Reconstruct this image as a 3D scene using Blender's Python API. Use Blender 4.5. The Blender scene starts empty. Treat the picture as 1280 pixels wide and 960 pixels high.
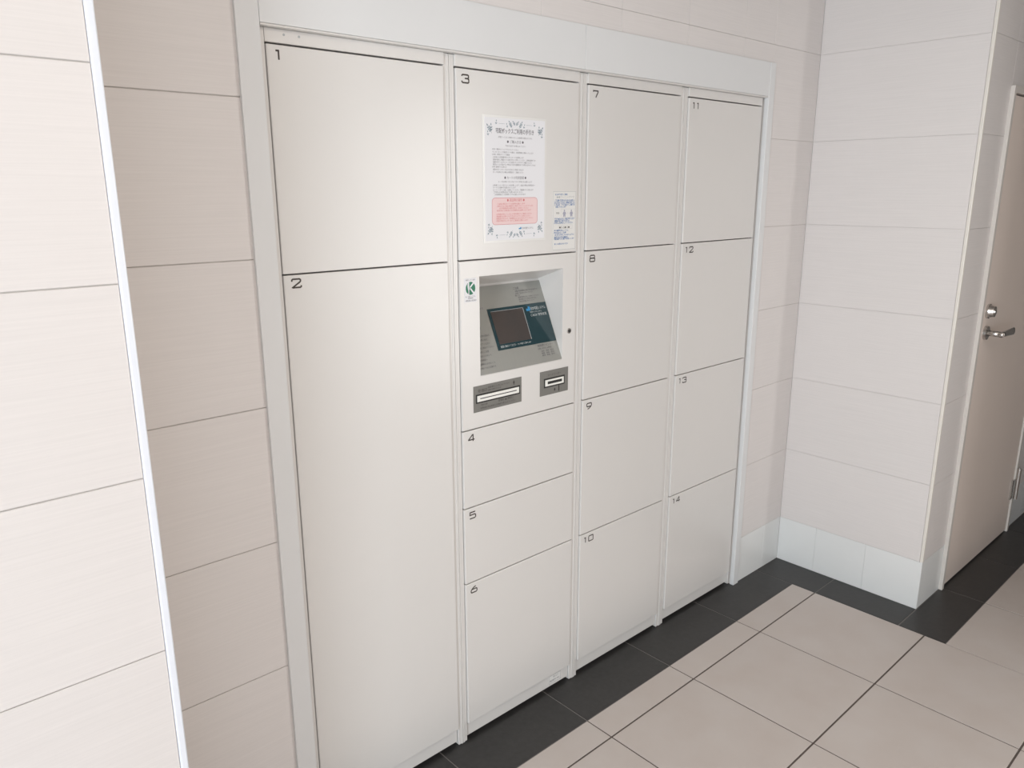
import bpy, bmesh, math, random
from mathutils import Vector, Matrix

# ------------------------------------------------------------ camera, world, lights, exposure
scene = bpy.context.scene
col = scene.collection
random.seed(4)

def aim(yaw, pitch, roll):
    fw = Vector((math.sin(yaw)*math.cos(pitch), math.cos(yaw)*math.cos(pitch), -math.sin(pitch)))
    r = fw.cross(Vector((0, 0, 1))).normalized()
    d = fw.cross(r)
    r2 = r*math.cos(roll) + d*math.sin(roll)
    d2 = -r*math.sin(roll) + d*math.cos(roll)
    return Matrix((( r2.x, -d2.x, -fw.x), (r2.y, -d2.y, -fw.y), (r2.z, -d2.z, -fw.z))).to_4x4()

cam_data = bpy.data.cameras.new('camera')
cam_data.sensor_fit = 'HORIZONTAL'
cam_data.sensor_width = 36.0
cam_data.lens = 962.64/1280*36.0
cam_data.clip_start = 0.02
cam = bpy.data.objects.new('camera', cam_data)
col.objects.link(cam)
cam.matrix_world = Matrix.Translation((-0.72212, -1.49443, 1.52489)) @ aim(0.736569, 0.24653, 0.0036)
scene.camera = cam

scene.view_settings.view_transform = 'Standard'
scene.view_settings.look = 'None'
scene.view_settings.gamma = 1.0
scene.view_settings.use_curve_mapping = False
scene.view_settings.exposure = 0.0

world = bpy.data.worlds.new('sky')
scene.world = world
world.use_nodes = True
wn = world.node_tree.nodes
bg = wn.get('Background') or wn.new('ShaderNodeBackground')
bg.inputs['Color'].default_value = (0.80, 0.89, 1.0, 1)
bg.inputs['Strength'].default_value = 0.3

def area(name, loc, target, sx, sy, power, color):
    l = bpy.data.lights.new(name, 'AREA')
    l.shape = 'RECTANGLE'; l.size = sx; l.size_y = sy
    l.energy = power; l.color = color
    o = bpy.data.objects.new(name, l); col.objects.link(o)
    o.location = loc
    o.rotation_euler = (Vector(target)-Vector(loc)).to_track_quat('-Z', 'Y').to_euler()
    return o

# daylight through the entrance glazing on the far left and the side glazing; rear and ceiling lights are added, unseen fill
area('daylight_entrance', (-5.08, -3.0, 1.15), (0.5, -0.3, 1.10), 1.2, 2.1, 212, (0.86, 0.94, 1.0))
area('fill_rear', (-2.6, -3.66, 1.15), (-2.6, 0.0, 1.15), 2.0, 2.0, 22, (0.93, 0.965, 1.0))
area('daylight_side', (2.58, -2.90, 1.15), (0.0, -2.90, 1.15), 0.6, 1.9, 45, (1.0, 0.985, 0.96))
area('fill_light_a', (0.9, -1.9, 2.40), (0.9, -1.9, 0), 0.5, 0.5, 5, (1.0, 0.90, 0.79))
area('fill_light_b', (-0.3, -1.5, 2.40), (-0.3, -1.5, 0), 0.5, 0.5, 9, (1.0, 0.90, 0.79))

# ------------------------------------------------------------ materials
def mat(name, color, rough=0.5, metal=0.0, spec=0.5, coat=0.0, noise=0.0, nscale=(8, 8, 8), bump=0.0, bscale=(8, 8, 8), rand=0.0, detail=4, color2=None, bdist=0.001):
    m = bpy.data.materials.new(name); m.use_nodes = True
    nt = m.node_tree; N = nt.nodes; L = nt.links
    p = N['Principled BSDF']
    p.inputs['Roughness'].default_value = rough
    p.inputs['Metallic'].default_value = metal
    p.inputs['Specular IOR Level'].default_value = spec
    p.inputs['Coat Weight'].default_value = coat
    p.inputs['Base Color'].default_value = (*color, 1)
    if noise or bump or rand:
        tc = N.new('ShaderNodeTexCoord'); oi = N.new('ShaderNodeObjectInfo')
        add = N.new('ShaderNodeVectorMath'); add.operation = 'ADD'
        mul = N.new('ShaderNodeVectorMath'); mul.operation = 'SCALE'; mul.inputs['Scale'].default_value = 17.0
        comb = N.new('ShaderNodeCombineXYZ')
        for k in range(3): L.new(oi.outputs['Random'], comb.inputs[k])
        L.new(comb.outputs[0], mul.inputs[0])
        L.new(tc.outputs['Object'], add.inputs[0]); L.new(mul.outputs[0], add.inputs[1])
    if noise or rand:
        mp = N.new('ShaderNodeMapping'); mp.inputs['Scale'].default_value = nscale
        L.new(add.outputs[0], mp.inputs[0])
        nz = N.new('ShaderNodeTexNoise'); nz.inputs['Scale'].default_value = 1.0; nz.inputs['Detail'].default_value = detail
        L.new(mp.outputs[0], nz.inputs['Vector'])
        mix = N.new('ShaderNodeMix'); mix.data_type = 'RGBA'
        c2 = color2 or tuple(c*(1-noise) for c in color)
        mix.inputs['A'].default_value = (*c2, 1); mix.inputs['B'].default_value = (*color, 1)
        mr = N.new('ShaderNodeMapRange'); mr.inputs['From Min'].default_value = 0.3; mr.inputs['From Max'].default_value = 0.7
        L.new(nz.outputs['Fac'], mr.inputs['Value']); L.new(mr.outputs[0], mix.inputs['Factor'])
        hs = N.new('ShaderNodeHueSaturation')
        r2 = N.new('ShaderNodeMapRange'); r2.inputs['To Min'].default_value = 1-rand; r2.inputs['To Max'].default_value = 1+rand
        L.new(oi.outputs['Random'], r2.inputs['Value']); L.new(r2.outputs[0], hs.inputs['Value'])
        L.new(mix.outputs['Result'], hs.inputs['Color']); L.new(hs.outputs[0], p.inputs['Base Color'])
    if bump:
        mp2 = N.new('ShaderNodeMapping'); mp2.inputs['Scale'].default_value = bscale
        L.new(add.outputs[0], mp2.inputs[0])
        n2 = N.new('ShaderNodeTexNoise'); n2.inputs['Scale'].default_value = 1.0; n2.inputs['Detail'].default_value = 3
        L.new(mp2.outputs[0], n2.inputs['Vector'])
        b = N.new('ShaderNodeBump'); b.inputs['Strength'].default_value = bump; b.inputs['Distance'].default_value = bdist
        L.new(n2.outputs['Fac'], b.inputs['Height']); L.new(b.outputs[0], p.inputs['Normal'])
    return m

def emit(name, color, strength):
    m = mat(name, (0.9, 0.9, 0.9)); p = m.node_tree.nodes['Principled BSDF']
    p.inputs['Emission Color'].default_value = (*color, 1); p.inputs['Emission Strength'].default_value = strength
    return m

M = {}
M['locker'] = mat('cream_powder_coat', (0.705, 0.685, 0.665), rough=0.31, spec=0.95, noise=0.015, nscale=(3, 3, 3), bump=0.05, bscale=(420, 420, 420), bdist=0.0004)
M['gap'] = mat('dark_gap', (0.05, 0.04, 0.03), rough=0.8)
M['trim'] = mat('white_painted_trim', (0.74, 0.745, 0.75), rough=0.4, spec=0.5, noise=0.02, nscale=(4, 4, 4))
M['wall_tile'] = mat('linen_wall_tile', (0.75, 0.712, 0.697), rough=0.38, spec=0.4, noise=0.045, nscale=(6, 6, 330), bump=0.12, bscale=(14, 14, 420), rand=0.008, bdist=0.0006)
M['grout_wall'] = mat('wall_grout', (0.62, 0.58, 0.55), rough=0.8)
M['grout_pale'] = mat('pale_wall_grout', (0.70, 0.67, 0.65), rough=0.8)
M['base_tile'] = mat('baseboard_tile', (0.78, 0.79, 0.785), rough=0.3, spec=0.5, noise=0.02, nscale=(5, 5, 5), rand=0.01)
M['bead'] = mat('corner_bead_white', (0.80, 0.83, 0.90), rough=0.3)
M['bead_cream'] = mat('corner_bead_cream', (0.78, 0.74, 0.68), rough=0.35)
M['floor_tile'] = mat('beige_floor_tile', (0.585, 0.54, 0.515), rough=0.42, spec=0.4, noise=0.07, nscale=(7, 7, 7), bump=0.1, bscale=(90, 90, 90), rand=0.018, detail=9, color2=(0.555, 0.50, 0.47))
M['border_tile'] = mat('charcoal_border_tile', (0.037, 0.036, 0.036), rough=0.40, spec=0.5, noise=0.22, nscale=(60, 60, 60), bump=0.2, bscale=(120, 120, 120), rand=0.05, detail=8)
M['grout_floor'] = mat('floor_grout', (0.13, 0.105, 0.095), rough=0.85, noise=0.2, nscale=(50, 50, 50))
M['grout_border'] = mat('border_grout', (0.20, 0.19, 0.185), rough=0.85)
M['ceiling'] = mat('ceiling_paint', (0.50, 0.47, 0.44), rough=0.9)
M['plaster'] = mat('rear_wall_paint', (0.26, 0.235, 0.215), rough=0.85)
M['door'] = mat('taupe_door_paint', (0.80, 0.70, 0.635), rough=0.5, noise=0.02, nscale=(5, 5, 5), bump=0.05, bscale=(300, 300, 300))
M['door_frame'] = mat('door_frame_paint', (0.66, 0.62, 0.58), rough=0.4)
M['steel'] = mat('brushed_steel', (0.62, 0.60, 0.58), rough=0.25, metal=1.0)
M['steel_plate'] = mat('satin_instruction_plate', (0.35, 0.352, 0.33), rough=0.42, metal=0.35, noise=0.03, nscale=(400, 6, 6))
M['grey_plate'] = mat('grey_slot_plate', (0.20, 0.195, 0.18), rough=0.45, metal=0.3, noise=0.06, nscale=(300, 20, 20))
M['black'] = mat('black_plastic', (0.012, 0.011, 0.010), rough=0.5)
M['ink'] = mat('black_ink', (0.045, 0.038, 0.035), rough=0.6)
M['ink_grey'] = mat('grey_ink', (0.13, 0.12, 0.14), rough=0.7)
M['number'] = mat('number_ink', (0.055, 0.042, 0.036), rough=0.5)
M['slot'] = mat('white_slot_surround', (0.85, 0.84, 0.80), rough=0.35)
M['teal'] = mat('teal_display_panel', (0.022, 0.052, 0.062), rough=0.12, spec=0.6)
M['screen'] = mat('dark_lcd_screen', (0.065, 0.050, 0.045), rough=0.35, spec=0.5, noise=0.15, nscale=(12, 12, 12), color2=(0.055, 0.048, 0.046))
M['paper'] = mat('white_paper', (0.80, 0.80, 0.83), rough=0.5)
M['sleeve'] = mat('clear_sleeve_edge', (0.80, 0.79, 0.77), rough=0.2, spec=0.6)
M['pink'] = mat('pink_box_print', (0.84, 0.63, 0.63), rough=0.5)
M['red_ink'] = mat('red_ink', (0.62, 0.16, 0.17), rough=0.6)
M['leaf_ink'] = mat('slate_leaf_print', (0.22, 0.29, 0.34), rough=0.6)
M['blue_ink'] = mat('blue_ink', (0.07, 0.17, 0.40), rough=0.6)
M['logo_blue'] = mat('logo_blue', (0.03, 0.25, 0.52), rough=0.5)
M['figure'] = mat('lilac_grey_print', (0.38, 0.38, 0.47), rough=0.6)
M['green'] = mat('logo_green', (0.0, 0.16, 0.08), rough=0.4)
M['white_ink'] = mat('white_ink', (0.62, 0.66, 0.66), rough=0.5)
M['grey_line'] = mat('grey_line_print', (0.42, 0.44, 0.45), rough=0.6)
M['lamp'] = emit('fill_lamp_diffuser', (1.0, 0.90, 0.79), 1.5)

# ------------------------------------------------------------ helpers
OFF = {}
def link(name, bm, m, parent=None, loc=None, smooth=False):
    """bm in world coordinates; a child mesh is stored relative to its thing's base"""
    me = bpy.data.meshes.new(name)
    org = Vector(loc) if loc is not None else Vector((0, 0, 0))
    if parent is not None: org = OFF[parent.name]
    bmesh.ops.translate(bm, verts=bm.verts, vec=-org)
    bm.normal_update()
    bm.to_mesh(me); bm.free()
    me.materials.append(m)
    if smooth:
        for p in me.polygons: p.use_smooth = True
    o = bpy.data.objects.new(name, me); col.objects.link(o)
    if parent is not None: o.parent = parent
    else: o.location = org
    OFF[o.name] = org
    return o

def tag(o, label=None, cat=None, group=None, kind=None):
    if label: o['label'] = label
    if cat: o['category'] = cat
    if group: o['group'] = group
    if kind: o['kind'] = kind
    return o

def empty(name, loc):
    o = bpy.data.objects.new(name, None); o.empty_display_size = 0.1
    col.objects.link(o); o.location = loc; OFF[o.name] = Vector(loc)
    return o

def box(bm, x0, x1, y0, y1, z0, z1):
    v = [bm.verts.new(c) for c in ((x0,y0,z0),(x1,y0,z0),(x1,y1,z0),(x0,y1,z0),(x0,y0,z1),(x1,y0,z1),(x1,y1,z1),(x0,y1,z1))]
    for f in ((0,3,2,1),(4,5,6,7),(0,1,5,4),(1,2,6,5),(2,3,7,6),(3,0,4,7)):
        bm.faces.new([v[i] for i in f])
    return v

def bx(x0, x1, y0, y1, z0, z1, bev=0.0, seg=1):
    bm = bmesh.new(); box(bm, x0, x1, y0, y1, z0, z1)
    if bev:
        bmesh.ops.bevel(bm, geom=list(bm.edges), offset=bev, segments=seg, profile=0.5, affect='EDGES')
    return bm

def cyl(bm, p0, p1, r0, r1=None, n=24):
    r1 = r0 if r1 is None else r1
    p0 = Vector(p0); p1 = Vector(p1); a = (p1-p0).normalized()
    u = a.orthogonal().normalized(); w = a.cross(u)
    A = []; B = []
    for i in range(n):
        t = 2*math.pi*i/n; d = u*math.cos(t)+w*math.sin(t)
        A.append(bm.verts.new(p0+d*r0)); B.append(bm.verts.new(p1+d*r1))
    for i in range(n):
        j = (i+1) % n; bm.faces.new((A[i], A[j], B[j], B[i]))
    bm.faces.new(A[::-1]); bm.faces.new(B)

def prism_y(bm, pts, y0, y1):
    """polygon of (x,z) points extruded along y, front at y0"""
    F = [bm.verts.new((x, y0, z)) for x, z in pts]; B = [bm.verts.new((x, y1, z)) for x, z in pts]
    n = len(pts)
    bm.faces.new(F); bm.faces.new(B[::-1])
    for i in range(n):
        j = (i+1) % n; bm.faces.new((F[i], B[i], B[j], F[j]))

def holed_panel(x0, x1, z0, z1, hx0, hx1, hz0, hz1, y0, y1, bev=0.0015):
    bm = bmesh.new()
    def ring(a, b, c, d, y): return [bm.verts.new(p) for p in ((a,y,c),(b,y,c),(b,y,d),(a,y,d))]
    of = ring(x0, x1, z0, z1, y0); hf = ring(hx0, hx1, hz0, hz1, y0)
    ob = ring(x0, x1, z0, z1, y1); hb = ring(hx0, hx1, hz0, hz1, y1)
    for i in range(4):
        j = (i+1) % 4
        bm.faces.new((of[i], of[j], hf[j], hf[i])); bm.faces.new((ob[j], ob[i], hb[i], hb[j]))
        bm.faces.new((of[j], of[i], ob[i], ob[j])); bm.faces.new((hf[i], hf[j], hb[j], hb[i]))
    bm.normal_update()
    if bev:
        es = [e for e in bm.edges if all(abs(v.co.y-y0) < 1e-6 for v in e.verts) and (all(v in of for v in e.verts))]
        bmesh.ops.bevel(bm, geom=es, offset=bev, segments=2, profile=0.5, affect='EDGES')
    return bm

class Plane:
    """printing surface: origin, right axis, up axis, outward normal"""
    def __init__(s, o, r=(1, 0, 0), u=(0, 0, 1)):
        s.o = Vector(o); s.r = Vector(r).normalized(); s.u = Vector(u).normalized(); s.n = s.r.cross(s.u)
    def at(s, a, b, h=0.0): return s.o + s.r*a + s.u*b + s.n*h

def quad(bm, P, a0, b0, a1, b1, h):
    bm.faces.new([bm.verts.new(P.at(a, b, h)) for a, b in ((a0,b0),(a1,b0),(a1,b1),(a0,b1))])

def poly(bm, P, pts, h): bm.faces.new([bm.verts.new(P.at(a, b, h)) for a, b in pts])

def stroke(bm, P, pts, w, h, closed=False):
    """constant width line with mitred corners"""
    V = [Vector(p) for p in pts]; n = len(V); Lf = []; Rt = []
    for i in range(n):
        if closed: a = V[i-1]; c = V[(i+1) % n]
        else: a = V[max(i-1, 0)]; c = V[min(i+1, n-1)]
        d0 = (V[i]-a) if (V[i]-a).length > 1e-9 else (c-V[i]); d1 = (c-V[i]) if (c-V[i]).length > 1e-9 else d0
        d0 = d0.normalized(); d1 = d1.normalized()
        n0 = Vector((-d0.y, d0.x)); n1 = Vector((-d1.y, d1.x)); m = (n0+n1)
        if m.length < 1e-6: m = n0
        m.normalize(); k = (w/2)/max(0.35, m.dot(n0))
        Lf.append(bm.verts.new(P.at(V[i].x+m.x*k, V[i].y+m.y*k, h))); Rt.append(bm.verts.new(P.at(V[i].x-m.x*k, V[i].y-m.y*k, h)))
    for i in range(n if closed else n-1):
        j = (i+1) % n; bm.faces.new((Rt[i], Rt[j], Lf[j], Lf[i]))

def text_into(bm, P, body, a, b, size, h, align='LEFT', width=None, bold=0.0):
    cu = bpy.data.curves.new('lettering', 'FONT'); cu.body = body; cu.size = size; cu.resolution_u = 2; cu.offset = bold*size
    o = bpy.data.objects.new('lettering', cu); col.objects.link(o)
    dg = bpy.context.evaluated_depsgraph_get(); dg.update()
    me = bpy.data.meshes.new_from_object(o.evaluated_get(dg))
    bpy.data.objects.remove(o); bpy.data.curves.remove(cu)
    if len(me.vertices):
        xs = [v.co.x for v in me.vertices]; x0, x1 = min(xs), max(xs); w = x1-x0
        s = (width/w) if width else 1.0
        sh = {'LEFT': 0, 'CENTER': -0.5*w*s, 'RIGHT': -w*s}[align]
        vs = [bm.verts.new(P.at(a+sh+(v.co.x-x0)*s, b+v.co.y, h)) for v in me.vertices]
        for p in me.polygons:
            try: bm.faces.new([vs[i] for i in p.vertices])
            except ValueError: pass
    bpy.data.meshes.remove(me)

def printed(name, bm, m, parent, label=None):
    o = link(name, bm, m, parent); o['kind'] = 'stuff'
    if label: o['label'] = label
    return o

# ------------------------------------------------------------ the setting
H = 2.42                        # ceiling height
YW = -0.0246                    # tile face of the wall behind the lockers
XP = 2.1314                     # tile face of the right-hand pillar
YD = -0.5915                    # tile face of the wall with the door
YN, XN = -0.278, -0.3905        # face and corner of the near left wall
T = 0.0028                       # wall tile thickness

tile_cache = {}
def tile(name, parent, m, x0, x1, y0, y1, z0, z1, bev=0.0009):
    """one tile; alike tiles share one mesh"""
    key = (name, m.name, round(x1-x0, 4), round(y1-y0, 4), round(z1-z0, 4))
    if key not in tile_cache:
        bm = bx(0, x1-x0, 0, y1-y0, 0, z1-z0, bev); me = bpy.data.meshes.new(name); bm.to_mesh(me); bm.free()
        me.materials.append(m); tile_cache[key] = me
    o = bpy.data.objects.new(name, tile_cache[key]); col.objects.link(o); o.parent = parent
    o.location = Vector((x0, y0, z0)) - OFF[parent.name]
    return o

# floor: bed of grout with single tiles
bm = bx(-5.1, 4.3, -3.7, 0.62, -0.06, -0.0018)
floor = tag(link('floor', bm, M['grout_floor']), kind='structure')
X3, P = 1.9695, 0.4021
xj = [X3+P*k for k in range(-18, 7)]
yo = -0.7503
gx, gy = 0.0022, 0.0028      # half joint widths
def ftile(x0, x1, y0, y1, dark=False, ex=(1, 1, 1, 1)):
    g = 0.0016 if dark else 1
    a = gx if not dark else 0.0016; b = gy if not dark else 0.0016
    tile('border_tile' if dark else 'floor_tile', floor, M['border_tile'] if dark else M['floor_tile'],
         x0+a*ex[0], x1-a*ex[1], y0+b*ex[2], y1-b*ex[3], -0.010, 0.0, 0.0007)
rows = [(-0.2772, -0.1836), (-0.6807, -0.2772), (-1.0835, -0.6807)]
y = -1.0835
while y > -3.6: rows.append((max(y-P, -3.7), y)); y -= P
for i in range(len(xj)-1):
    x0, x1 = xj[i], xj[i+1]
    if x1 <= X3+1e-4:
        xa = max(x0, -5.1)
        for k, (y0, y1) in enumerate(rows): ftile(xa, x1, y0, y1, ex=(1, 0.3 if abs(x1-X3) < 1e-3 and k < 3 else 1, 1, 0.3 if k == 0 else 1))
        if x1 > -0.7: ftile(xa, x1, -0.1836, 0.10, True)
        else: ftile(xa, x1, -0.1836, 0.10, True)
    else:
        xb = min(x1, 4.3)
        ftile(x0, xb, -1.0835, yo, ex=(1, 1, 1, 0.3))
        for k, (y0, y1) in enumerate(rows[3:]): ftile(x0, xb, y0, y1)
        ftile(x0, xb, yo, YD-0.0005+0.0, True)
ftile(X3, XP+0.02, -0.2772, 0.10, True)
ftile(X3, XP+0.02, YD, -0.2772, True)
for i in range(18, 24): ftile(max(xj[i], XP+0.02), min(xj[i+1], 4.3), YD, -0.45, True)

bm = bmesh.new()
box(bm, -5.1, XP+0.02, -0.1836, 0.10, -0.006, -0.0010); box(bm, X3, XP+0.02, YD, -0.1836, -0.006, -0.0010); box(bm, X3, 4.3, yo, YD, -0.006, -0.0010)
link('border_grout', bm, M['grout_border'], floor)['label'] = 'paler grey grout between the charcoal border tiles'
# walls: slabs of bed mortar carrying single tiles
C = [0.1895+0.3012*k for k in range(0, 8)]     # horizontal course lines
JH = 0.0008
def courses(z0, z1):
    out = []
    for a, b in zip([0.0]+C[:-1], C):
        lo, hi = max(a, z0), min(b, z1)
        if hi-lo > 0.01: out.append((lo, hi))
    return out

bm = bmesh.new()
box(bm, XN+0.0105, -0.0300, YW+T, 0.60, 0.0, H)           # left of the lockers
box(bm, 1.790, XP+T, YW+T, 0.60, 0.0, H)                    # right of the lockers
box(bm, -0.0300, 1.790, YW+T, 0.60, 1.9100, H)             # above them
box(bm, -0.0300, 1.790, 0.52, 0.60, 0.0, 1.9100)           # back of the niche
wall_back = tag(link('wall_back', bm, M['grout_wall']), kind='structure')
def wt(par, x0, x1, z0, z1, yf=YW, m='wall_tile', nm='wall_tile'):
    j = JH if x0 < 0.0 else 0.0004
    tile(nm, par, M[m], x0+j, x1-j, yf, yf+T-0.0002, z0+j, z1-j, 0.0009 if x0 < 0.0 else 0.0004)
for lo, hi in courses(C[0], H): wt(wall_back, XN+0.0125, -0.0665, lo, hi)
for lo, hi in courses(C[0], H): wt(wall_back, 1.812, XP-0.001, lo, hi)
for lo, hi in courses(1.9300, H):
    xs = [-0.0665, 0.102, 0.407, 0.712, 1.017, 1.322, 1.627, 1.812]
    for a, b in zip(xs[:-1], xs[1:]): wt(wall_back, a, b, max(lo, 1.9300), hi)

bm = bx(1.812, XP, YW+0.0018, YW+T+0.002, 0, C[0]-0.001)
baseboard_back = tag(link('baseboard_back', bm, M['grout_wall']), kind='structure')
for a, b in ((1.812, 2.007), (2.007, XP-0.001)): wt(baseboard_back, a, b, 0.0, C[0], nm='baseboard_tile', m='base_tile')
bm = bx(XN+0.013, -0.0665, YW+0.0018, YW+T+0.002, 0, C[0]-0.001)
b2 = tag(link('baseboard_left', bm, M['grout_wall']), kind='structure')
for a, b in ((XN+0.013, -0.203), (-0.203, -0.0665)): wt(b2, a, b, 0.0, C[0], nm='baseboard_tile', m='base_tile')

wall_left = tag(link('wall_left', bx(-5.1, XN+0.0105, YN+T, 0.60, 0.0, H), M['grout_wall']), kind='structure')
for lo, hi in courses(0.0, H):
    xs = [-5.1, -4.64, -4.03, -3.43, -2.82, -2.21, -1.60, -0.995, XN]
    for a, b in zip(xs[:-1], xs[1:]): wt(wall_left, a, b, lo, hi, YN, m='base_tile' if hi < 0.2 else 'wall_tile', nm='wall_tile')
tag(link('trim_1', bx(XN-0.0002, XN+0.0128, YN-0.0025, YN+0.012, 0.0, H, 0.003, 3), M['bead']), 'white corner bead on the edge of the near left wall', kind='structure')

# pillar on the right: face towards -x
wall_right = tag(link('wall_right', bx(XP+T, 2.30, YD+T, 0.60, 0.0, H), M['grout_pale']), kind='structure')
def wtx(par, y0, y1, z0, z1, m='wall_tile', nm='wall_tile'):
    tile(nm, par, M[m], XP, XP+T-0.0002, y0+0.0003, y1-0.0003, z0+0.0003, z1-0.0003, 0.0003)
for lo, hi in courses(C[0], H): wtx(wall_right, YD+0.010, YW, lo, hi)
baseboard_right = tag(link('baseboard_right', bx(XP+0.0018, XP+T+0.002, YD+T, YW, 0, C[0]-0.001), M['grout_pale']), kind='structure')
for a, b in ((YD, -0.3845), (-0.3845, -0.1842), (-0.1842, YW)): wtx(baseboard_right, a, b, 0.0, C[0], 'base_tile', 'baseboard_tile')
tag(link('trim_2', bx(XP-0.0015, XP+0.0095, YD-0.0015, YD+0.0095, C[0], H, 0.002, 2), M['bead_cream']), 'cream corner bead on the outer edge of the pillar', kind='structure')

# wall with the door
FX0, FX1, FZ = 2.353, 3.160, 1.858
bm = bmesh.new()
box(bm, 2.302, FX0+0.01, YD+T, -0.40, 0, H); box(bm, FX0+0.01, FX1-0.01, YD+T, -0.40, FZ-0.01, H); box(bm, FX1-0.01, 4.3, YD+T, -0.40, 0, H)
wall_far = tag(link('wall_corridor', bm, M['grout_pale']), kind='structure')
for lo, hi in courses(C[0], H):
    wt(wall_far, XP+0.010, FX0+0.006, lo, hi, YD)
    wt(wall_far, FX1-0.006, 3.70, lo, hi, YD); wt(wall_far, 3.70, 4.3, lo, hi, YD)
for lo, hi in courses(FZ-0.004, H): wt(wall_far, FX0+0.006, 2.76, lo, hi, YD); wt(wall_far, 2.76, FX1-0.006, lo, hi, YD)
bf = tag(link('baseboard_corridor', bx(XP+T, FX0, YD+0.0018, YD+T+0.002, 0, C[0]-0.001), M['grout_wall']), kind='structure')
wt(bf, XP+T, FX0+0.006, 0.0, C[0], YD, 'base_tile', 'baseboard_tile')
for a, b in ((FX1-0.006, 3.36), (3.36, 3.66), (3.66, 3.96), (3.96, 4.3)): wt(bf, a, b, 0.0, C[0], YD, 'base_tile', 'baseboard_tile')

# ceiling and the parts of the lobby behind the camera
tag(link('ceiling', bx(-5.2, 4.4, -3.8, 0.6, H, H+0.08), M['ceiling']), kind='structure')
bm = bmesh.new()                                            # end wall with the glazed entrance opening
box(bm, -5.2, -5.1, -2.38, 0.6, 0, H); box(bm, -5.2, -5.1, -3.8, -3.62, 0, H); box(bm, -5.2, -5.1, -3.62, -2.38, 2.25, H)
tag(link('wall_entrance', bm, M['plaster']), kind='structure')
bm = bmesh.new()
for yy in (-3.62, -2.42): box(bm, -5.12, -5.09, yy, yy+0.04, 0, 2.25)
box(bm, -5.12, -5.09, -3.58, -2.42, 2.21, 2.25)
tag(link('window_1', bm, M['steel']), kind='structure')
bm = bmesh.new()
box(bm, -5.1, -3.65, -3.8, -3.7, 0, H); box(bm, -1.55, 4.3, -3.8, -3.7, 0, H); box(bm, -3.65, -1.55, -3.8, -3.7, 2.2, H)
tag(link('wall_rear', bm, M['plaster']), kind='structure')
bm = bmesh.new()  # frame of an unseen rear window, added to brighten the left lockers
box(bm, -3.65, -3.61, -3.77, -3.73, 0, 2.2); box(bm, -1.59, -1.55, -3.77, -3.73, 0, 2.2); box(bm, -3.61, -1.59, -3.77, -3.73, 2.16, 2.2)
tag(link('fill_window_rear', bm, M['steel']), kind='structure')
bm = bmesh.new()                                            # added unseen wall that shades the door wall; narrow opening for side daylight
box(bm, 2.6, 4.3, -2.3, -2.2, 0, H); box(bm, 2.6, 2.7, -2.55, -2.3, 0, H); box(bm, 2.6, 2.7, -3.7, -3.25, 0, H); box(bm, 2.6, 2.7, -3.25, -2.55, 2.15, H)
tag(link('shade_wall_side', bm, M['plaster']), kind='structure')
bm = bmesh.new()
box(bm, 2.63, 2.66, -3.25, -3.22, 0, 2.15); box(bm, 2.63, 2.66, -2.58, -2.55, 0, 2.15); box(bm, 2.63, 2.66, -3.22, -2.58, 2.11, 2.15)
tag(link('window_2', bm, M['steel']), kind='structure')
tag(link('wall_end', bx(4.3, 4.4, -3.8, 0.6, 0, H), M['plaster']), kind='structure')

# surround of the locker bank
YT = -0.0310
tag(link('trim_3', bx(-0.0715, -0.0250, YT, YW+0.010, 0.0, 2.02-0.0815+0.0, 0.0012, 2), M['trim']), 'white painted upright trim left of the lockers', kind='structure')
tag(link('trim_4', bx(1.7865, 1.8200, YT, YW+0.010, 0.0, 1.9385, 0.0012, 2), M['trim']), 'white painted upright trim right of the lockers', kind='structure')
fas = empty('trim_5', (0.0, YT, 1.828)); tag(fas, 'white fascia board in two lengths above the lockers', kind='structure')
for a, b in ((-0.0242, 0.8690), (0.8700, 1.7858)):
    f = link('fascia_board', bx(a, b, YT+0.0006, YW+0.012, 1.8305, 1.9385, 0.0010, 2), M['trim'], fas)
f = link('fascia_lip', bx(-0.0235, 1.7858, YT+0.0012, YT+0.02, 1.8262, 1.8300, 0.0006, 1), M['locker'], fas)

# ------------------------------------------------------------ door_1
d1 = empty('door_1', (2.3765, -0.597, 0.0)); tag(d1, 'taupe painted steel door in the wall right of the pillar', kind='structure')
bm = bmesh.new()
box(bm, FX0, FX0+0.0185, YD-0.0125, YD+0.10, 0, FZ)
box(bm, FX1-0.017, FX1, YD-0.0125, YD+0.10, 0, FZ)
box(bm, FX0+0.0185, FX1-0.017, YD-0.0125, YD+0.10, FZ-0.022, FZ)
box(bm, FX0+0.0185, FX0+0.04, YD+0.045, YD+0.10, 0, FZ-0.022)
box(bm, FX1-0.04, FX1-0.017, YD+0.045, YD+0.10, 0, FZ-0.022)
link('door_frame', bm, M['door_frame'], d1)
leaf = link('door_leaf', bx(FX0+0.0255, FX1-0.020, YD-0.006, YD+0.036, 0.008, FZ-0.028, 0.001), M['door'], d1)
link('threshold', bx(FX0+0.0185, FX1-0.017, YD+0.036, YD+0.10, 0, 0.006), M['black'], d1)
bm = bmesh.new()
cyl(bm, (2.432, YD-0.006, 1.012), (2.432, YD-0.016, 1.012), 0.026, 0.025, 32)
ros = link('handle_rose', bm, M['steel'], leaf, smooth=False)
bm = bmesh.new()
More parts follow.
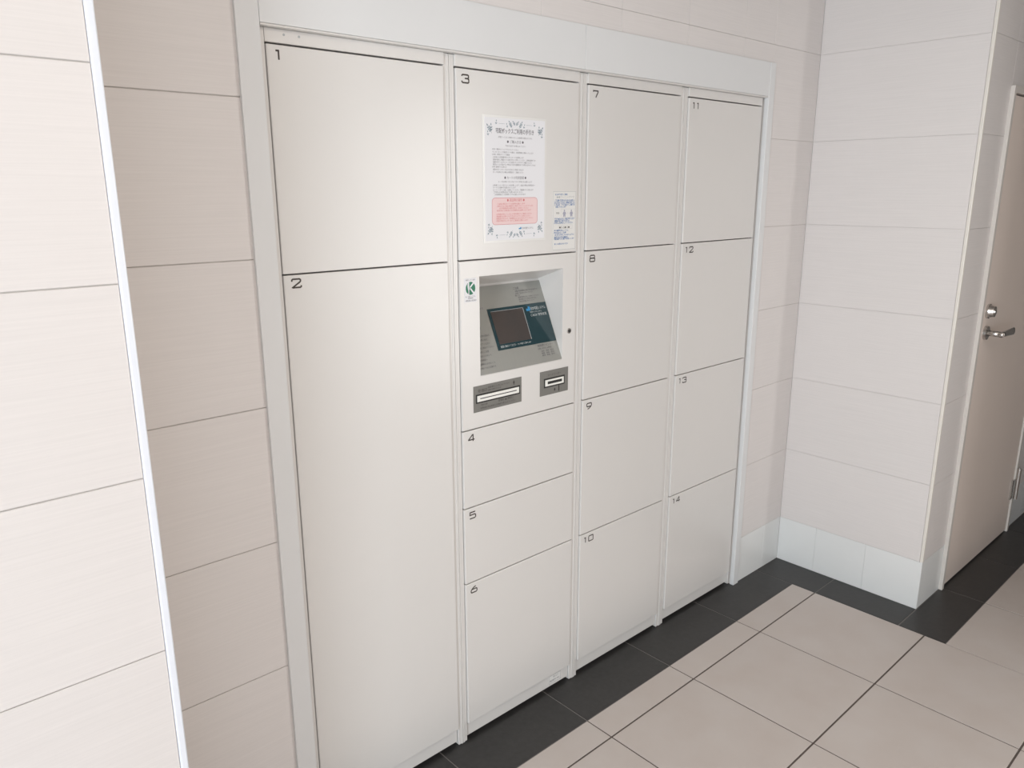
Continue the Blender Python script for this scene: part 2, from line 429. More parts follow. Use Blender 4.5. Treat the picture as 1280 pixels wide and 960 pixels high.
# lever: round neck towards the room, then a flattened grip to the right
cyl(bm, (2.432, YD-0.012, 1.012), (2.432, YD-0.062, 1.012), 0.0105, 0.0100, 24)
secs = [(2.421, 0.0105, 0.010), (2.440, 0.0105, 0.010), (2.480, 0.0085, 0.0115), (2.530, 0.006, 0.014), (2.552, 0.005, 0.0145)]
prev = None
for sx, ry, rz in secs:
    ring = [bm.verts.new((sx, YD-0.062+ry*math.cos(t)-0.004*(sx-2.42)/0.13, 1.012+rz*math.sin(t))) for t in [2*math.pi*i/20 for i in range(20)]]
    if prev:
        for i in range(20): bm.faces.new((prev[i], prev[(i+1) % 20], ring[(i+1) % 20], ring[i]))
    else: bm.faces.new(ring)
    prev = ring
bm.faces.new(prev[::-1]); bmesh.ops.recalc_face_normals(bm, faces=bm.faces)
link('door_handle', bm, M['steel'], leaf, smooth=True)
bm = bmesh.new()
cyl(bm, (2.430, YD-0.006, 1.092), (2.430, YD-0.013, 1.092), 0.0265, 0.0265, 32)
cyl(bm, (2.430, YD-0.013, 1.092), (2.430, YD-0.030, 1.092), 0.0235, 0.0195, 32)
cyl(bm, (2.430, YD-0.030, 1.092), (2.430, YD-0.033, 1.092), 0.0110, 0.0100, 24)
link('deadbolt_cylinder', bm, M['steel'], leaf)
bm = bx(2.3770, 2.3790, YD-0.0075, YD+0.0, 0.94, 1.16); link('strike_plate', bm, M['steel'], leaf)
for zc in (0.235, 1.60):
    bm = bmesh.new()
    cyl(bm, (3.144, YD-0.022, zc-0.072), (3.144, YD-0.022, zc+0.072), 0.0085, n=20)
    cyl(bm, (3.144, YD-0.022, zc+0.072), (3.144, YD-0.022, zc+0.076), 0.0055, n=16)
    box(bm, 3.112, 3.142, YD-0.012, YD-0.0055, zc-0.072, zc+0.020)
    box(bm, 3.146, 3.172, YD-0.017, YD-0.0120, zc-0.050, zc+0.072)
    link('hinge', bm, M['steel'], d1)

# ------------------------------------------------------------ lockers
YF = -0.0149        # front of the doors
ZT, ZB = 1.7973, 0.0565
ZS = [1.3584, 0.9239, 0.4916]
XS = [(-0.0082, 0.4145), (0.4492, 0.8632), (0.9009, 1.3141), (1.3562, 1.7750)]
XL = [-0.0246, 0.4318, 0.8820, 1.3351, 1.7862]      # unit boundaries
BX = 0.0008
DIG = {  # squared, wide numerals on a 1 x 1 cell (x, y), list of (closed, points)
 '0': [(True, [(0.10,0),(0.90,0),(1,0.10),(1,0.90),(0.90,1),(0.10,1),(0,0.90),(0,0.10)])],
 '1': [(False, [(0.05,0.94),(0.34,0.94),(0.34,0.0)])],
 '2': [(False, [(0,0.72),(0,0.90),(0.10,1),(0.82,1),(0.95,0.9),(0.95,0.74),(0.86,0.62),(0.06,0.03),(0.10,0.0),(0.90,0.0),(1.0,0.08),(1.0,0.24)])],
 '3': [(False, [(0,0.80),(0,0.90),(0.12,1),(0.84,1),(0.97,0.9),(0.97,0.66),(0.84,0.54),(0.42,0.54)]), (False, [(0.84,0.54),(1,0.42),(1,0.10),(0.88,0),(0.12,0),(0,0.10),(0,0.24)])],
 '4': [(False, [(1.0,0.26),(0.04,0.26),(0.04,0.32),(0.66,1.0),(0.76,1.0),(0.76,0.0)])],
 '5': [(False, [(0.92,1),(0.06,1),(0.02,0.56),(0.82,0.60),(0.96,0.48),(0.98,0.14),(0.84,0.0),(0.0,0.0)])],
 '6': [(False, [(0.80,1),(0.46,0.86),(0.14,0.60),(0.0,0.38),(0.0,0.12),(0.12,0),(0.86,0),(1,0.12),(1,0.46),(0.88,0.58),(0.12,0.56)])],
 '7': [(False, [(0,0.80),(0,0.97),(0.92,0.97),(0.92,0.80),(0.50,0.0)])],
 '8': [(True, [(0.16,0.54),(0.84,0.54),(0.95,0.64),(0.95,0.90),(0.84,1),(0.16,1),(0.05,0.90),(0.05,0.64)]), (True, [(0.12,0),(0.88,0),(1,0.10),(1,0.44),(0.88,0.54),(0.12,0.54),(0,0.44),(0,0.10)])],
 '9': [(False, [(0.18,0),(0.52,0.10),(0.88,0.38),(1,0.60),(1,0.88),(0.88,1),(0.14,1),(0,0.88),(0,0.54),(0.12,0.42),(0.90,0.42)])],
}
FRONT = Plane((0, YF, 0))
def number(door, txt, xl, zt):
    ch, cw = 0.0174, 0.0204
    a = xl+0.0175; b = zt-(0.0098 if xl < 0.1 else 0.0132)-ch
    for d in txt:
        bm = bmesh.new()
        for closed, pts in DIG[d]: stroke(bm, FRONT, [(a+x*cw, b+y*ch) for x, y in pts], 0.0034, 0.0003, closed)
        a += (0.34*cw+0.0145) if d == '1' else cw
        link('number', bm, M['number'], door)['label'] = 'printed black number ' + d

NUM = [[('1', ZT, ZS[0]), ('2', ZS[0], ZB)],
       [('3', ZT, ZS[0]), (None, ZS[0], ZS[1]), ('4', ZS[1], 0.7095), ('5', 0.7095, ZS[2]), ('6', ZS[2], ZB)],
       [('7', ZT, ZS[0]), ('8', ZS[0], ZS[1]), ('9', ZS[1], ZS[2]), ('10', ZS[2], ZB)],
       [('11', ZT, ZS[0]), ('12', ZS[0], ZS[1]), ('13', ZS[1], ZS[2]), ('14', ZS[2], ZB)]]
LAB = ['cream steel locker column with doors 1 and 2, leftmost of the bank',
       'cream steel locker column with touch screen terminal and doors 3 to 6',
       'cream steel locker column with doors 7 to 10, right of the terminal column',
       'cream steel locker column with doors 11 to 14, beside the tiled corner']
panel = None; units = []
for u in range(4):
    x0, x1 = XS[u]; a0, a1 = XL[u]+0.0003, XL[u+1]-0.0003
    root = empty('locker_cabinet', ((a0+a1)/2, YF, 0.0)); tag(root, LAB[u], 'locker', 'columns of the parcel locker bank'); units.append(root)
    # carcass behind the doors, open grooves show its dark inside
    bm = bmesh.new(); box(bm, a0, a1, YF+0.30, 0.50, 0.012, 1.86); box(bm, a0+0.01, a1-0.01, YF+0.08, YF+0.30, 0.0, 0.012)
    box(bm, a0, a0+0.006, YF+0.021, YF+0.30, 0.012, 1.86); box(bm, a1-0.006, a1, YF+0.021, YF+0.30, 0.012, 1.86)
    box(bm, a0+0.006, a1-0.006, YF+0.021, YF+0.30, 1.83, 1.86); box(bm, a0+0.006, a1-0.006, YF+0.022, YF+0.30, 0.014, 0.03)
    link('carcass', bm, M['gap'], root)
    # stiles with a raised outer band, the header and the kick strip
    for side, (s0, s1) in enumerate(((a0, x0-0.0022), (x1+0.0022, a1))):
        yb = YF+0.0050 if not (u == 0 and side == 0) else YF+0.0010
        bm = bx(s0, s1, yb, YF+0.021, 0.0022, 1.8258, 0.0009, 2)
        if s1-s0 > 0.010:
            if side == 0: box(bm, s0+0.0006, s0+0.0055, yb-0.0014, yb+0.001, 0.0022, 1.823)
            else: box(bm, s1-0.0055, s1-0.0006, yb-0.0014, yb+0.001, 0.0022, 1.823)
        link('stile', bm, M['locker'], root)
    link('header', bx(x0-0.0018, x1+0.0018, YF+0.0004, YF+0.021, ZT+0.0034, 1.8258, 0.0006), M['locker'], root)
    link('kick_strip', bx(x0-0.0012, x1-0.0002, YF+0.0100, YF+0.021, 0.0125, ZB-0.0015, 0.0006), M['locker'], root)
    for k, (txt, zt, zb) in enumerate(NUM[u]):
        gt = 0.0014 if k else 0.0
        gb = 0.0014 if k < len(NUM[u])-1 else 0.0008
        if txt is None:
            panel = (root, x0, x1, zb+gb, zt-gt); continue
        d = link('locker_door', bx(x0, x1, YF, YF+0.018, zb+gb, zt-gt, 0.0016, 3), M['locker'], root)
        number(d, txt, x0, zt)

# two worn screw marks in the header of the first column
bm = bmesh.new()
for mx in (0.030, 0.062): cyl(bm, (mx, YF+0.0006, 1.8165), (mx, YF-0.0002, 1.8165), 0.0024, n=12)
printed('screw_cap', bm, M['grey_line'], units[0])

# ------------------------------------------------------------ terminal
root, x0, x1, zb, zt = panel
RX0, RX1, RZ0, RZ1 = 0.5106, 0.8105, 1.0617, 1.3171
RD, RZT = 0.098, 1.2815       # depth and height of the upper edge of the sloping plate
cp = link('control_panel', holed_panel(x0, x1, zb, zt, RX0, RX1, RZ0, RZ1, YF, YF+0.018), M['locker'], root)
bm = bmesh.new()
def V(*c): return bm.verts.new(c)
ta, tb = RX0+0.0005, RX1-0.0005
LZ0, LZ1 = RZ0+0.0004, RZ1-0.0005
# recess lining: top, two cheeks, and the bed of the instruction plate, with wall thickness behind
t = 0.002
lin = [((ta, YF+0.001, LZ1), (tb, YF+0.001, LZ1), (tb, YF+RD, RZT), (ta, YF+RD, RZT)),
       ((tb, YF+0.001, LZ0), (tb, YF+RD, RZT), (tb, YF+0.001, LZ1)),
       ((ta, YF+0.001, LZ0), (ta, YF+0.001, LZ1), (ta, YF+RD, RZT)),
       ((ta, YF+0.001, LZ0), (ta, YF+RD, RZT), (tb, YF+RD, RZT), (tb, YF+0.001, LZ0))]
cen = Vector(((ta+tb)/2, YF+RD/2-0.02, (RZ0+RZ1)/2+0.04))
for f in lin:
    vs = [Vector(q) for q in f]
    n = (vs[1]-vs[0]).cross(vs[2]-vs[0]).normalized(); c0 = sum(vs, Vector())/len(vs)
    if (c0-cen).dot(n) < 0: n = -n
    A = [bm.verts.new(q) for q in vs]; B = [bm.verts.new(q+n*t) for q in vs]
    bm.faces.new(A); bm.faces.new(B[::-1])
    for i in range(len(A)): bm.faces.new((A[i], A[(i+1) % len(A)], B[(i+1) % len(A)], B[i]))
bmesh.ops.recalc_face_normals(bm, faces=bm.faces)
link('recess', bm, M['locker'], cp)

up = Vector((0, RD-0.001, RZT-RZ0)); SL = up.length
PL = Plane((0, YF+0.001, RZ0), (1, 0, 0), up)
def slab(P, a0, b0, a1, b1, h0, h1, bev=0.0):
    bm = bmesh.new()
    A = [bm.verts.new(P.at(a, b, h0)) for a, b in ((a0,b0),(a1,b0),(a1,b1),(a0,b1))]
    B = [bm.verts.new(P.at(a, b, h1)) for a, b in ((a0,b0),(a1,b0),(a1,b1),(a0,b1))]
    bm.faces.new(A[::-1]); bm.faces.new(B)
    for i in range(4): bm.faces.new((A[i], A[(i+1) % 4], B[(i+1) % 4], B[i]))
    if bev: bmesh.ops.bevel(bm, geom=list(bm.edges), offset=bev, segments=2, profile=0.5, affect='EDGES')
    return bm
k = 0.99
def sx(x): return k*x-0.00722
link('instruction_plate', slab(PL, RX0+0.0006, 0.001, RX1-0.0006, SL-0.006, 0.0003, 0.0018), M['steel_plate'], cp)
DX0, DX1, DB, DT = sx(0.6045), sx(0.8232), 0.0555, 0.1702
link('display_panel', slab(PL, DX0, DB, DX1, DT, 0.0018, 0.0034, 0.0004), M['teal'], cp)
SX0, SX1 = sx(0.6135), sx(0.7300)
link('screen', slab(PL, SX0, 0.0715, SX1, 0.1610, 0.0034, 0.0040), M['screen'], cp)
bm = bmesh.new(); stroke(bm, PL, [(SX1+0.0012, 0.1615), (SX1+0.0012, 0.0715)], 0.0018, 0.0042); quad(bm, PL, SX0, 0.1612, SX1, 0.1622, 0.0041)
link('screen_edge', bm, M['grey_line'], cp)
# lettering on the display panel
bm = bmesh.new(); lx = sx(0.7420)
poly(bm, PL, [(lx, 0.1500), (lx+0.0155, 0.1505), (lx+0.0155, 0.1625), (lx+0.0075, 0.1625), (lx+0.0085, 0.1570), (lx+0.0005, 0.1570)], 0.0040)
link('company_emblem', bm, M['logo_blue'], cp)['label'] = 'blue stepped block emblem'
bm = bmesh.new()
text_into(bm, PL, '日本宅配システム', lx+0.0175, 0.1520, 0.0095, 0.0040, width=0.0560)
text_into(bm, PL, '宅配ボックスシステム', lx+0.0110, 0.1440, 0.0048, 0.0040, width=0.045)
text_into(bm, PL, 'C-BOX 荷物管理', lx+0.0110, 0.1335, 0.0085, 0.0040, width=0.0610)
text_into(bm, PL, '画面に触れてください', SX0+0.0015, 0.0615, 0.0070, 0.0040, width=0.055)
text_into(bm, PL, 'タッチ操作でご案内します', SX0+0.062, 0.0618, 0.0056, 0.0040, width=0.050)
printed('panel_lettering', bm, M['white_ink'], cp, 'white Japanese lettering on the teal display panel')
# lettering on the instruction plate
bm = bmesh.new()
xl = sx(0.5235)
lines = ['ご利用方法', '荷物を入れる', '1 部屋番号を押す', '2 確認ボタンを押す', '3 扉を開けて荷物を入れる', '荷物を取り出す', '1 カードを通す', '2 暗証番号を押す', '扉が開きます', '書留・宅配便', '配達員の方へ', '取り出し後は扉を閉める', '管理人にお問い合せ', '荷物を入れてください', '扉を確実に閉めてください', '扉の開閉にご注意', '貴重品は入れないで', 'お客様各位へ', '危険物は入れないこと', 'お預かりは三日間です']
b = 0.215
for i, s in enumerate(lines):
    big = i in (0, 1, 5, 9)
    text_into(bm, PL, s, xl+(0.0 if big else 0.004), b, 0.0072 if big else 0.0056, 0.0021)
    b -= 0.0105
text_into(bm, PL, 'ご注意', sx(0.718), 0.2160, 0.0075, 0.0021)
for i, s in enumerate(['本機は宅配荷物をお預かりする装置です', '貴重品・生ものは入れないでください']): text_into(bm, PL, s, sx(0.722), 0.2085-0.0065*i, 0.0048, 0.0021, width=0.085-0.02*i)
text_into(bm, PL, '使い方', sx(0.718), 0.1955, 0.0060, 0.0021)
for i, s in enumerate(['画面の案内に従って操作してください', '扉が開いたら荷物を取り出し', '最後に扉を確実に閉めてください']): text_into(bm, PL, s, sx(0.728), 0.1905-0.0062*i, 0.0044, 0.0021, width=0.080-0.012*i)
text_into(bm, PL, '荷物預りセンター', sx(0.747), 0.0462, 0.0078, 0.0021, width=0.060)
text_into(bm, PL, 'お問い合せ先 24時間', sx(0.745), 0.0385, 0.0052, 0.0021, width=0.052)
for i in range(3): text_into(bm, PL, ['住所', '電話', '番号'][i]+'   係員   受付', sx(0.755), 0.0310-0.0062*i, 0.0046, 0.0021, width=0.048)
printed('plate_lettering', bm, M['ink_grey'], cp, 'small dark Japanese instructions on the plate')

# receipt slot plate
def slot_plate(nm, a0, a1, c0, c1):
    return link(nm, slab(FRONT, a0, c0, a1, c1, 0.0, 0.0009, 0.0003), M['grey_plate'], cp)
slot_plate('receipt_plate', 0.4854, 0.6537, 0.9676, 1.0374)
def frame_ring(P, a0, b0, a1, b1, w, h0, h1):
    bm = bmesh.new()
    o = [(a0,b0),(a1,b0),(a1,b1),(a0,b1)]; i_ = [(a0+w,b0+w),(a1-w,b0+w),(a1-w,b1-w),(a0+w,b1-w)]
    OF = [bm.verts.new(P.at(*q, h1)) for q in o]; IF = [bm.verts.new(P.at(*q, h1)) for q in i_]
    OB = [bm.verts.new(P.at(*q, h0)) for q in o]; IB = [bm.verts.new(P.at(*q, h0)) for q in i_]
    for i in range(4):
        j = (i+1) % 4
        bm.faces.new((OF[i], OF[j], IF[j], IF[i])); bm.faces.new((OB[i], OF[i], OF[j], OB[j])[::-1]); bm.faces.new((IF[i], IF[j], IB[j], IB[i]))
    bmesh.ops.recalc_face_normals(bm, faces=bm.faces)
    return bm
link('receipt_slot_border', slab(FRONT, 0.4930, 0.9908, 0.6476, 1.0150, 0.0009, 0.0012), M['black'], cp)
link('receipt_slot', slab(FRONT, 0.4972, 0.9947, 0.6434, 1.0110, 0.0012, 0.0024, 0.0005), M['slot'], cp)
link('slot_opening', slab(FRONT, 0.5065, 1.0018, 0.6345, 1.0040, 0.0024, 0.0027), M['black'], cp)
bm = bmesh.new()
text_into(bm, FRONT, '受領印', 0.5005, 1.0195, 0.0100, 0.0012, width=0.030)
text_into(bm, FRONT, '配達伝票をここに差し込んでください', 0.5340, 1.0262, 0.0052, 0.0012, width=0.076)
text_into(bm, FRONT, '自動で押印されます', 0.5340, 1.0190, 0.0050, 0.0012, width=0.046)
poly(bm, FRONT, [(0.6215, 1.0245), (0.6290, 1.0245), (0.6253, 1.0325)], 0.0012); poly(bm, FRONT, [(0.6238, 1.0200), (0.6268, 1.0200), (0.6268, 1.0245), (0.6238, 1.0245)], 0.0012)
text_into(bm, FRONT, '受領印 ▲ 押印口', 0.5700, 0.9835, 0.0072, 0.0012, width=0.052)
text_into(bm, FRONT, '用紙に注意', 0.5100, 0.9835, 0.0050, 0.0012, width=0.022)
text_into(bm, FRONT, '伝票は白い枠の中央に入れ奥まで差し込んでください', 0.5085, 0.9745, 0.0055, 0.0012, width=0.122)
printed('receipt_lettering', bm, M['ink'], cp)
# card slot plate
slot_plate('card_plate', 0.7232, 0.8353, 0.9676, 1.0374)
link('card_slot_border', slab(FRONT, 0.7385, 0.9892, 0.8210, 1.0160, 0.0009, 0.0012), M['black'], cp)
link('card_slot', slab(FRONT, 0.7430, 0.9935, 0.8160, 1.0118, 0.0012, 0.0030, 0.0005), M['slot'], cp)
link('slot_opening', slab(FRONT, 0.7515, 0.9992, 0.8080, 1.0068, 0.0030, 0.0033), M['black'], cp)
bm = bmesh.new()
text_into(bm, FRONT, 'カードリーダー', 0.7540, 1.0215, 0.0072, 0.0012, width=0.052)
quad(bm, FRONT, 0.7955, 0.9725, 0.8000, 0.9890, 0.0012)
poly(bm, FRONT, [(0.7770, 0.9785), (0.7850, 0.9785), (0.7810, 0.9850)], 0.0012); quad(bm, FRONT, 0.7790, 0.9755, 0.7830, 0.9785, 0.0012)
printed('card_lettering', bm, M['ink'], cp)
# key lock
bm = bmesh.new(); cyl(bm, (0.8365, YF+0.001, 1.1399), (0.8365, YF-0.0022, 1.1399), 0.0082, 0.0076, 28)
kl = link('key_lock', bm, M['steel'], cp)
bm = bmesh.new(); cyl(bm, (0.8365, YF-0.0022, 1.1399), (0.8365, YF-0.0026, 1.1399), 0.0048, n=20)
link('keyway', bm, M['black'], cp)

# ------------------------------------------------------------ paper notices and stickers
def sprig(bm, P, a, b, ang, L, n, leaf, h):
    """a leafy sprig: fine stem with pairs of pointed leaves"""
    ca, sa = math.cos(ang), math.sin(ang)
    stroke(bm, P, [(a, b), (a+ca*L, b+sa*L)], 0.0006, h)
    for i in range(n):
        t = L*(0.25+0.75*i/max(1, n-1)); cx, cy = a+ca*t, b+sa*t
        for s in ((1, -1) if i < n-1 else (0,)):
            q = ang+s*0.75; ll = leaf*(1.0 if s else 1.15)
            dx, dy = math.cos(q), math.sin(q); nx, ny = -dy, dx; w = ll*0.24
            poly(bm, P, [(cx, cy), (cx+dx*ll*0.5-nx*w, cy+dy*ll*0.5-ny*w), (cx+dx*ll, cy+dy*ll), (cx+dx*ll*0.5+nx*w, cy+dy*ll*0.5+ny*w)], h)

PX0, PX1, PZ0, PZ1 = 0.5259, 0.7409, 1.3966, 1.7015
po = empty('notice_poster', ((PX0+PX1)/2, YF, PZ0))
tag(po, 'white printed notice with leaf corners and a pink box, taped on door 3', 'poster')
link('sleeve', bx(PX0, PX1, YF-0.0012, YF-0.0001, PZ0, PZ1, 0.0003), M['sleeve'], po)
link('sheet', bx(PX0+0.006, PX1-0.006, YF-0.0017, YF-0.0012, PZ0+0.006, PZ1-0.006), M['paper'], po)
PO = Plane(((PX0+PX1)/2, YF-0.0018, PZ0)); HH = PZ1-PZ0
bm = bmesh.new()
for s in (-1, 1):
    for v in (-1, 1):                       # v = 1 top, -1 bottom
        def sp(x, z, dx, dz, L, n, leaf):
            zz = z if v > 0 else HH-z
            sprig(bm, PO, s*x, zz, math.atan2(v*dz, s*dx), L, n, leaf, 0)
        sp(0.0900, 0.2560, 0.15, 1.0, 0.007, 2, 0.0050)
        sp(0.0790, 0.2625, 0.75, 1.0, 0.019, 4, 0.0068)
        sp(0.0800, 0.2650, 0.05, 1.0, 0.014, 3, 0.0060)
        sp(0.0650, 0.2830, -0.15, 1.0, 0.006, 2, 0.0050)
        sp(0.0270, 0.2770, 0.35, 1.0, 0.007, 2, 0.0045)
        sp(0.0115, 0.2760, 0.65, 1.0, 0.015, 4, 0.0058)
        sp(0.0010, 0.2830, 0.9, 1.0, 0.009, 3, 0.0050)
    for zz in (0.2858, HH-0.2858): stroke(bm, PO, [(s*0.036, zz), (s*0.056, zz)], 0.0005, 0)
printed('leaf_print', bm, M['leaf_ink'], po, 'slate blue leaf sprigs printed in the corners')
def line(bm, P, s, a0, a1, zc, size, h=0.0, bold=0.0): text_into(bm, P, s, a0, zc-size*0.36, size, h, 'LEFT', a1-a0, bold)
bm = bmesh.new()
line(bm, PO, '宅配ボックスご利用の手引き', -0.0661, 0.0620, 0.2690, 0.0130, 0.0, 0.012)
line(bm, PO, '(宅配ボックスをご利用いただくには登録が必要になります)', -0.0578, 0.0557, 0.2543, 0.0046)
line(bm, PO, '● ご購入方法 ●', -0.0292, 0.0270, 0.2442, 0.0078)
line(bm, PO, '下記の方法でお申込みください', -0.0351, 0.0344, 0.2344, 0.0045)
for t_, a0, a1, zc in [
    ('STEP1  専用サイトにアクセスしてください', -0.0780, 0.0089, 0.2254), ('インターネットで専用サイトを開き、会員登録をお願いいたします', -0.0770, 0.0604, 0.2190),
    ('STEP2  専用サイトで登録', -0.0780, -0.0207, 0.2132), ('お名前とお部屋番号を入力しカードを登録します', -0.0753, 0.0269, 0.2070),
    ('登録内容をご確認のうえ送信ボタンを押してください。登録は無料です', -0.0754, 0.0683, 0.2011), ('登録が完了しますとメールでお知らせしますのでご確認ください', -0.0754, 0.0560, 0.1953),
    ('確認メールが届かない場合は下記の連絡先までお問い合わせください', -0.0755, 0.0699, 0.1897), ('STEP3  登録完了のお知らせ', -0.0784, -0.0311, 0.1840),
    ('登録が完了したカードはその日からご利用になれます', -0.0757, 0.0269, 0.1777), ('カードを紛失された場合は管理会社へご連絡ください', -0.0757, 0.0262, 0.1715),
    ('カードをお持ちでない方はこちらで手続きをお願いします', -0.0589, 0.0561, 0.1486), ('お部屋ごとに一枚のカードをお渡しします。追加の場合は管理会社へ', -0.0761, 0.0670, 0.1402),
    ('カードには番号が記載されています', -0.0762, -0.0003, 0.1346), ('カードリーダーに通して登録してください。登録後すぐに使えます', -0.0763, 0.0609, 0.1288),
    ('ご不明な点は管理会社までお問い合わせください', -0.0749, 0.0238, 0.1233), ('ご利用時間は二十四時間いつでもお使いいただけます', -0.0721, 0.0330, 0.1178)]:
    line(bm, PO, t_, a0, a1, zc, 0.0047)
line(bm, PO, '● カードの利用登録 ●', -0.0386, 0.0360, 0.1585, 0.0078)
line(bm, PO, '日本宅配システム', 0.0215, 0.0613, 0.0336, 0.0058)
printed('poster_text', bm, M['ink_grey'], po, 'dark grey Japanese print')
def rounded(a0, b0, a1, b1, r, n=6):
    out = []
    for cx, cy, t0 in ((a1-r, b1-r, 0), (a0+r, b1-r, 90), (a0+r, b0+r, 180), (a1-r, b0+r, 270)):
        for k in range(n+1):
            t = math.radians(t0+90*k/n); out.append((cx+r*math.cos(t), cy+r*math.sin(t)))
    return out
rp = rounded(-0.0795, 0.0448, 0.0753, 0.1098, 0.0090)
bm = bmesh.new(); poly(bm, PO, rp, 0.00005)
link('pink_box', bm, M['pink'], po)['label'] = 'pink printed box with rounded corners'
bm = bmesh.new(); stroke(bm, PO, rp, 0.0009, 0.0002, True)
line(bm, PO, '● 退出時の操作 ●', -0.0302, 0.0300, 0.1039, 0.0080, 0.0002)
for k_, (t_, a0, a1) in enumerate([('ご退去の際はカードの返却をお願いします', -0.0623, 0.0315), ('返却されない場合は費用をご負担いただくことがございます', -0.0632, 0.0600),
    ('必ず管理会社の受付窓口へお持ちください', -0.0560, 0.0440), ('紛失時には再発行の手数料が必要になります', -0.0640, 0.0532), ('お荷物が残っていないか扉を開けてご確認ください', -0.0655, 0.0560),
    ('長期間のお預かりはできませんのでご注意ください', -0.0655, 0.0500), ('貴重品や生もの、危険物などは入れないでください', -0.0657, 0.0600), ('故障の際はセンターまでご連絡をお願いします', -0.0657, 0.0424)]):
    line(bm, PO, t_, a0, a1, 0.0950-0.0054*k_-(0.0035 if k_ > 3 else 0), 0.0045, 0.0002)
printed('pink_box_text', bm, M['red_ink'], po, 'red Japanese print and outline')
bm = bmesh.new()
poly(bm, PO, [(0.0100, 0.0312), (0.0190, 0.0312), (0.0190, 0.0365), (0.0150, 0.0365), (0.0150, 0.0342), (0.0100, 0.0342)], 0)
link('emblem', bm, M['logo_blue'], po)['label'] = 'small blue stepped emblem'

# small notice with blue print
st = empty('notice_sticker', (0.8118, YF, 1.3674))
tag(st, 'narrow white notice with blue print and two small figures, right of the poster', 'sticker')
link('sheet', bx(0.7675, 0.8561, YF-0.0007, YF-0.0001, 1.3674, 1.5218), M['sleeve'], st)
NS = Plane((0.7675, YF-0.0008, 1.3674))
bm = bmesh.new()
stroke(bm, NS, [(0.0008, 0.0008), (0.0878, 0.0008), (0.0878, 0.1536), (0.0008, 0.1536)], 0.0008, 0, True)
for a0, b0, a1, b1 in ((0.0316, 0.0857, 0.0850, 0.1078), (0.0230, 0.0560, 0.0760, 0.0655)): stroke(bm, NS, [(a0, b0), (a1, b0), (a1, b1), (a0, b1)], 0.0004, 0, True)
line(bm, NS, '●●ワーニング▽▽', 0.0140, 0.0821, 0.1390, 0.0062)
printed('sticker_frame', bm, M['grey_line'], st)
bm = bmesh.new()
for t_, a0, a1, zc, sz in [('はじめての方へご案内', 0.0082, 0.0555, 0.1459, 0.0052), ('ご注意 防犯のためのお願い', 0.0070, 0.0838, 0.1301, 0.0062), ('お心当たりのない荷物があった', 0.0057, 0.0840, 0.1243, 0.0056),
    ('ときは必ず管理会社へご連絡を', 0.0058, 0.0840, 0.1190, 0.0056), ('お願いいたします', 0.0101, 0.0504, 0.1139, 0.0056), ('管理会社から係員が参ります', 0.0063, 0.0835, 0.0821, 0.0056),
    ('荷物の受け取りの際は', 0.0064, 0.0640, 0.0770, 0.0056), ('周囲に注意をしてください', 0.0050, 0.0778, 0.0716, 0.0056), ('扉の開閉はゆっくりと', 0.0053, 0.0604, 0.0515, 0.0052),
    ('閉め忘れにご注意', 0.0054, 0.0520, 0.0456, 0.0052), ('お子様が中に入らないように', 0.0083, 0.0829, 0.0400, 0.0052), ('長期不在の際は事前に', 0.0056, 0.0593, 0.0336, 0.0056),
    ('宅配業者へのご連絡をお願いします', 0.0056, 0.0832, 0.0292, 0.0052), ('詳しくはお問い合わせください', 0.0072, 0.0597, 0.0162, 0.0050)]:
    line(bm, NS, t_, a0, a1, zc, sz, 0.0, 0.025)
printed('sticker_text', bm, M['blue_ink'], st, 'blue Japanese print')
bm = bmesh.new()
for cx in (0.0440, 0.0712):
    poly(bm, NS, [(cx+0.0024*math.cos(2*math.pi*k/14), 0.1035+0.0028*math.sin(2*math.pi*k/14)) for k in range(14)], 0.0001)
    poly(bm, NS, [(cx-0.0070, 0.0940), (cx-0.0042, 0.1005), (cx+0.0042, 0.1005), (cx+0.0070, 0.0940), (cx+0.0042, 0.0950), (cx+0.0042, 0.0870), (cx+0.0008, 0.0880), (cx, 0.0925), (cx-0.0008, 0.0880), (cx-0.0042, 0.0870), (cx-0.0042, 0.0950)], 0.0001)
stroke(bm, NS, [(0.0560, 0.0974), (0.0595, 0.0974)], 0.0009, 0.0001)
printed('figure_print', bm, M['figure'], st, 'two small standing figures in a frame')
bm = bmesh.new()
line(bm, NS, '警告音', 0.0132, 0.0250, 0.0975, 0.0052); line(bm, NS, '■○ △■ ○■', 0.0253, 0.0647, 0.0596, 0.0060)
printed('small_text', bm, M['ink'], st)

# green emblem sticker
ks = empty('emblem_sticker', (0.4817, YF, 1.2577))
tag(ks, 'white sticker with a green round K emblem, left of the terminal recess', 'sticker')
link('sheet', bx(0.4622, 0.5012, YF-0.0006, YF-0.0001, 1.2560, 1.3150), M['paper'], ks)
KP = Plane((0.4817, YF-0.0007, 1.2900))
def disc(a, b, rx, ry, n=40): return [(a+rx*math.cos(2*math.pi*k/n), b+ry*math.sin(2*math.pi*k/n)) for k in range(n)]
bm = bmesh.new(); poly(bm, KP, disc(0, 0, 0.0152, 0.0160), 0)
link('emblem_disc', bm, M['green'], ks)
bm = bmesh.new()
poly(bm, KP, [(-0.0078, 0.0140), (-0.0042, 0.0152), (-0.0042, -0.0152), (-0.0078, -0.0140)], 0.0001)
poly(bm, KP, [(-0.0042, -0.0030), (-0.0042, 0.0022), (0.0078, 0.0142), (0.0112, 0.0114)], 0.0001)
poly(bm, KP, [(-0.0014, 0.0036), (-0.0040, 0.0008), (0.0082, -0.0136), (0.0112, -0.0106)], 0.0001)
stroke(bm, KP, [(-0.0100, 0.0118), (-0.0060, -0.0146)], 0.0012, 0.0001)
printed('emblem_letter', bm, M['paper'], ks, 'white letter K')
bm = bmesh.new()
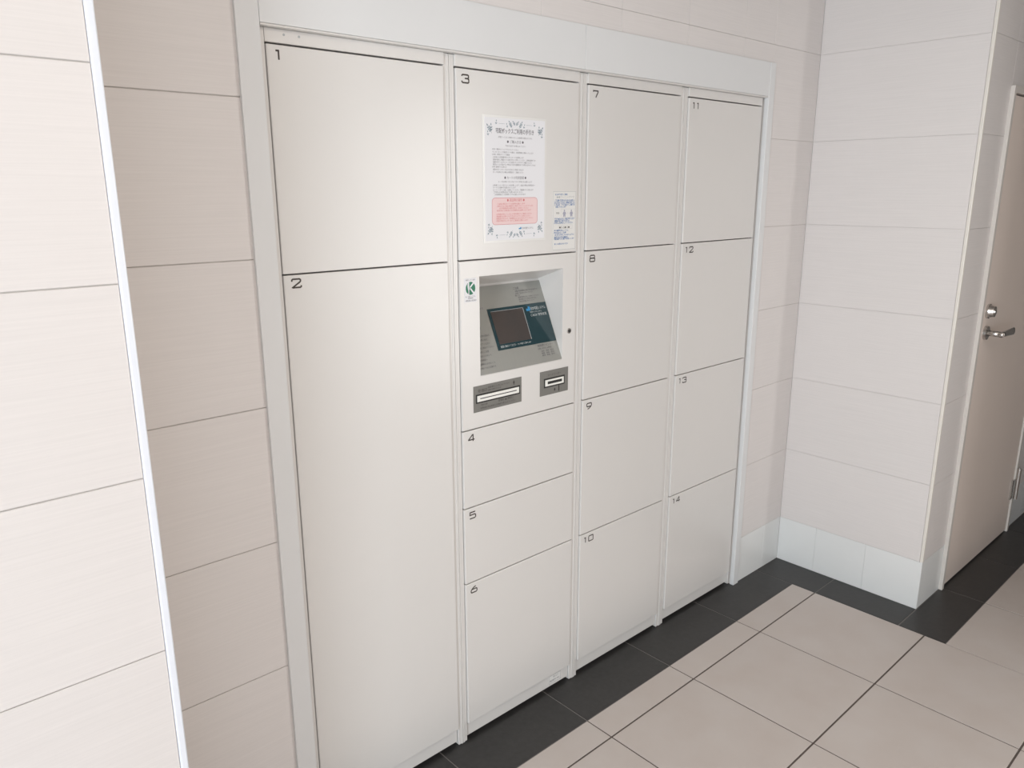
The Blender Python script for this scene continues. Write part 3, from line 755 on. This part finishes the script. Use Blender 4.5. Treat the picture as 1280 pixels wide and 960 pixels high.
line(bm, KP, '宅配ロッカー認定', -0.0160, 0.0150, 0.0205, 0.0040)
line(bm, KP, '安心 快適 システム', -0.0165, 0.0155, -0.0205, 0.0042)
line(bm, KP, '登録番号', -0.0080, 0.0080, -0.0245, 0.0040)
line(bm, KP, '一般社団法人安全協会', -0.0185, 0.0185, -0.0305, 0.0046)
printed('sticker_text', bm, M['ink_grey'], ks)

# maker's label on the kick strip below door 6
lb = empty('rating_label', (0.8060, YF+0.0098, 0.0150))
tag(lb, 'small pale label with grey print on the kick strip under door 6', 'label')
link('sheet', bx(0.7775, 0.8335, YF+0.0094, YF+0.00995, 0.0185, 0.0485), M['sleeve'], lb)
LP = Plane((0.7775, YF+0.0093, 0.0185))
bm = bmesh.new()
stroke(bm, LP, [(0.002, 0.002), (0.054, 0.002), (0.054, 0.028), (0.002, 0.028)], 0.0006, 0, True)
line(bm, LP, '宅配ロッカー', 0.020, 0.046, 0.0215, 0.0070); line(bm, LP, '製造番号 0421', 0.006, 0.048, 0.0105, 0.0075)
printed('label_text', bm, M['ink_grey'], lb)

# ------------------------------------------------------------ unseen ceiling lamps, added for warm fill light
for k, (x, yl) in enumerate(((0.9, -1.9), (-0.3, -1.5))):
    o = empty('fill_ceiling_lamp', (x, yl, H))
    tag(o, ['added unseen ceiling lamp in front of the terminal column', 'added unseen ceiling lamp in front of the leftmost locker column'][k], 'lamp', 'added fill lamps in the ceiling')
    fb = holed_panel(x-0.28, x+0.28, 0, 0.56, x-0.25, x+0.25, 0.03, 0.53, 0, 0.01, 0)
    bmesh.ops.rotate(fb, verts=fb.verts, cent=(x, 0, 0), matrix=Matrix.Rotation(math.radians(90), 3, 'X'))
    zs = [v.co.z for v in fb.verts]; ys = [v.co.y for v in fb.verts]
    bmesh.ops.translate(fb, verts=fb.verts, vec=(0, yl-(min(ys)+max(ys))/2, H-0.0005-max(zs)))
    link('fill_lamp_frame', fb, M['trim'], o)
    link('fill_diffuser', bx(x-0.25, x+0.25, yl-0.25, yl+0.25, H-0.006, H-0.001), M['lamp'], o)
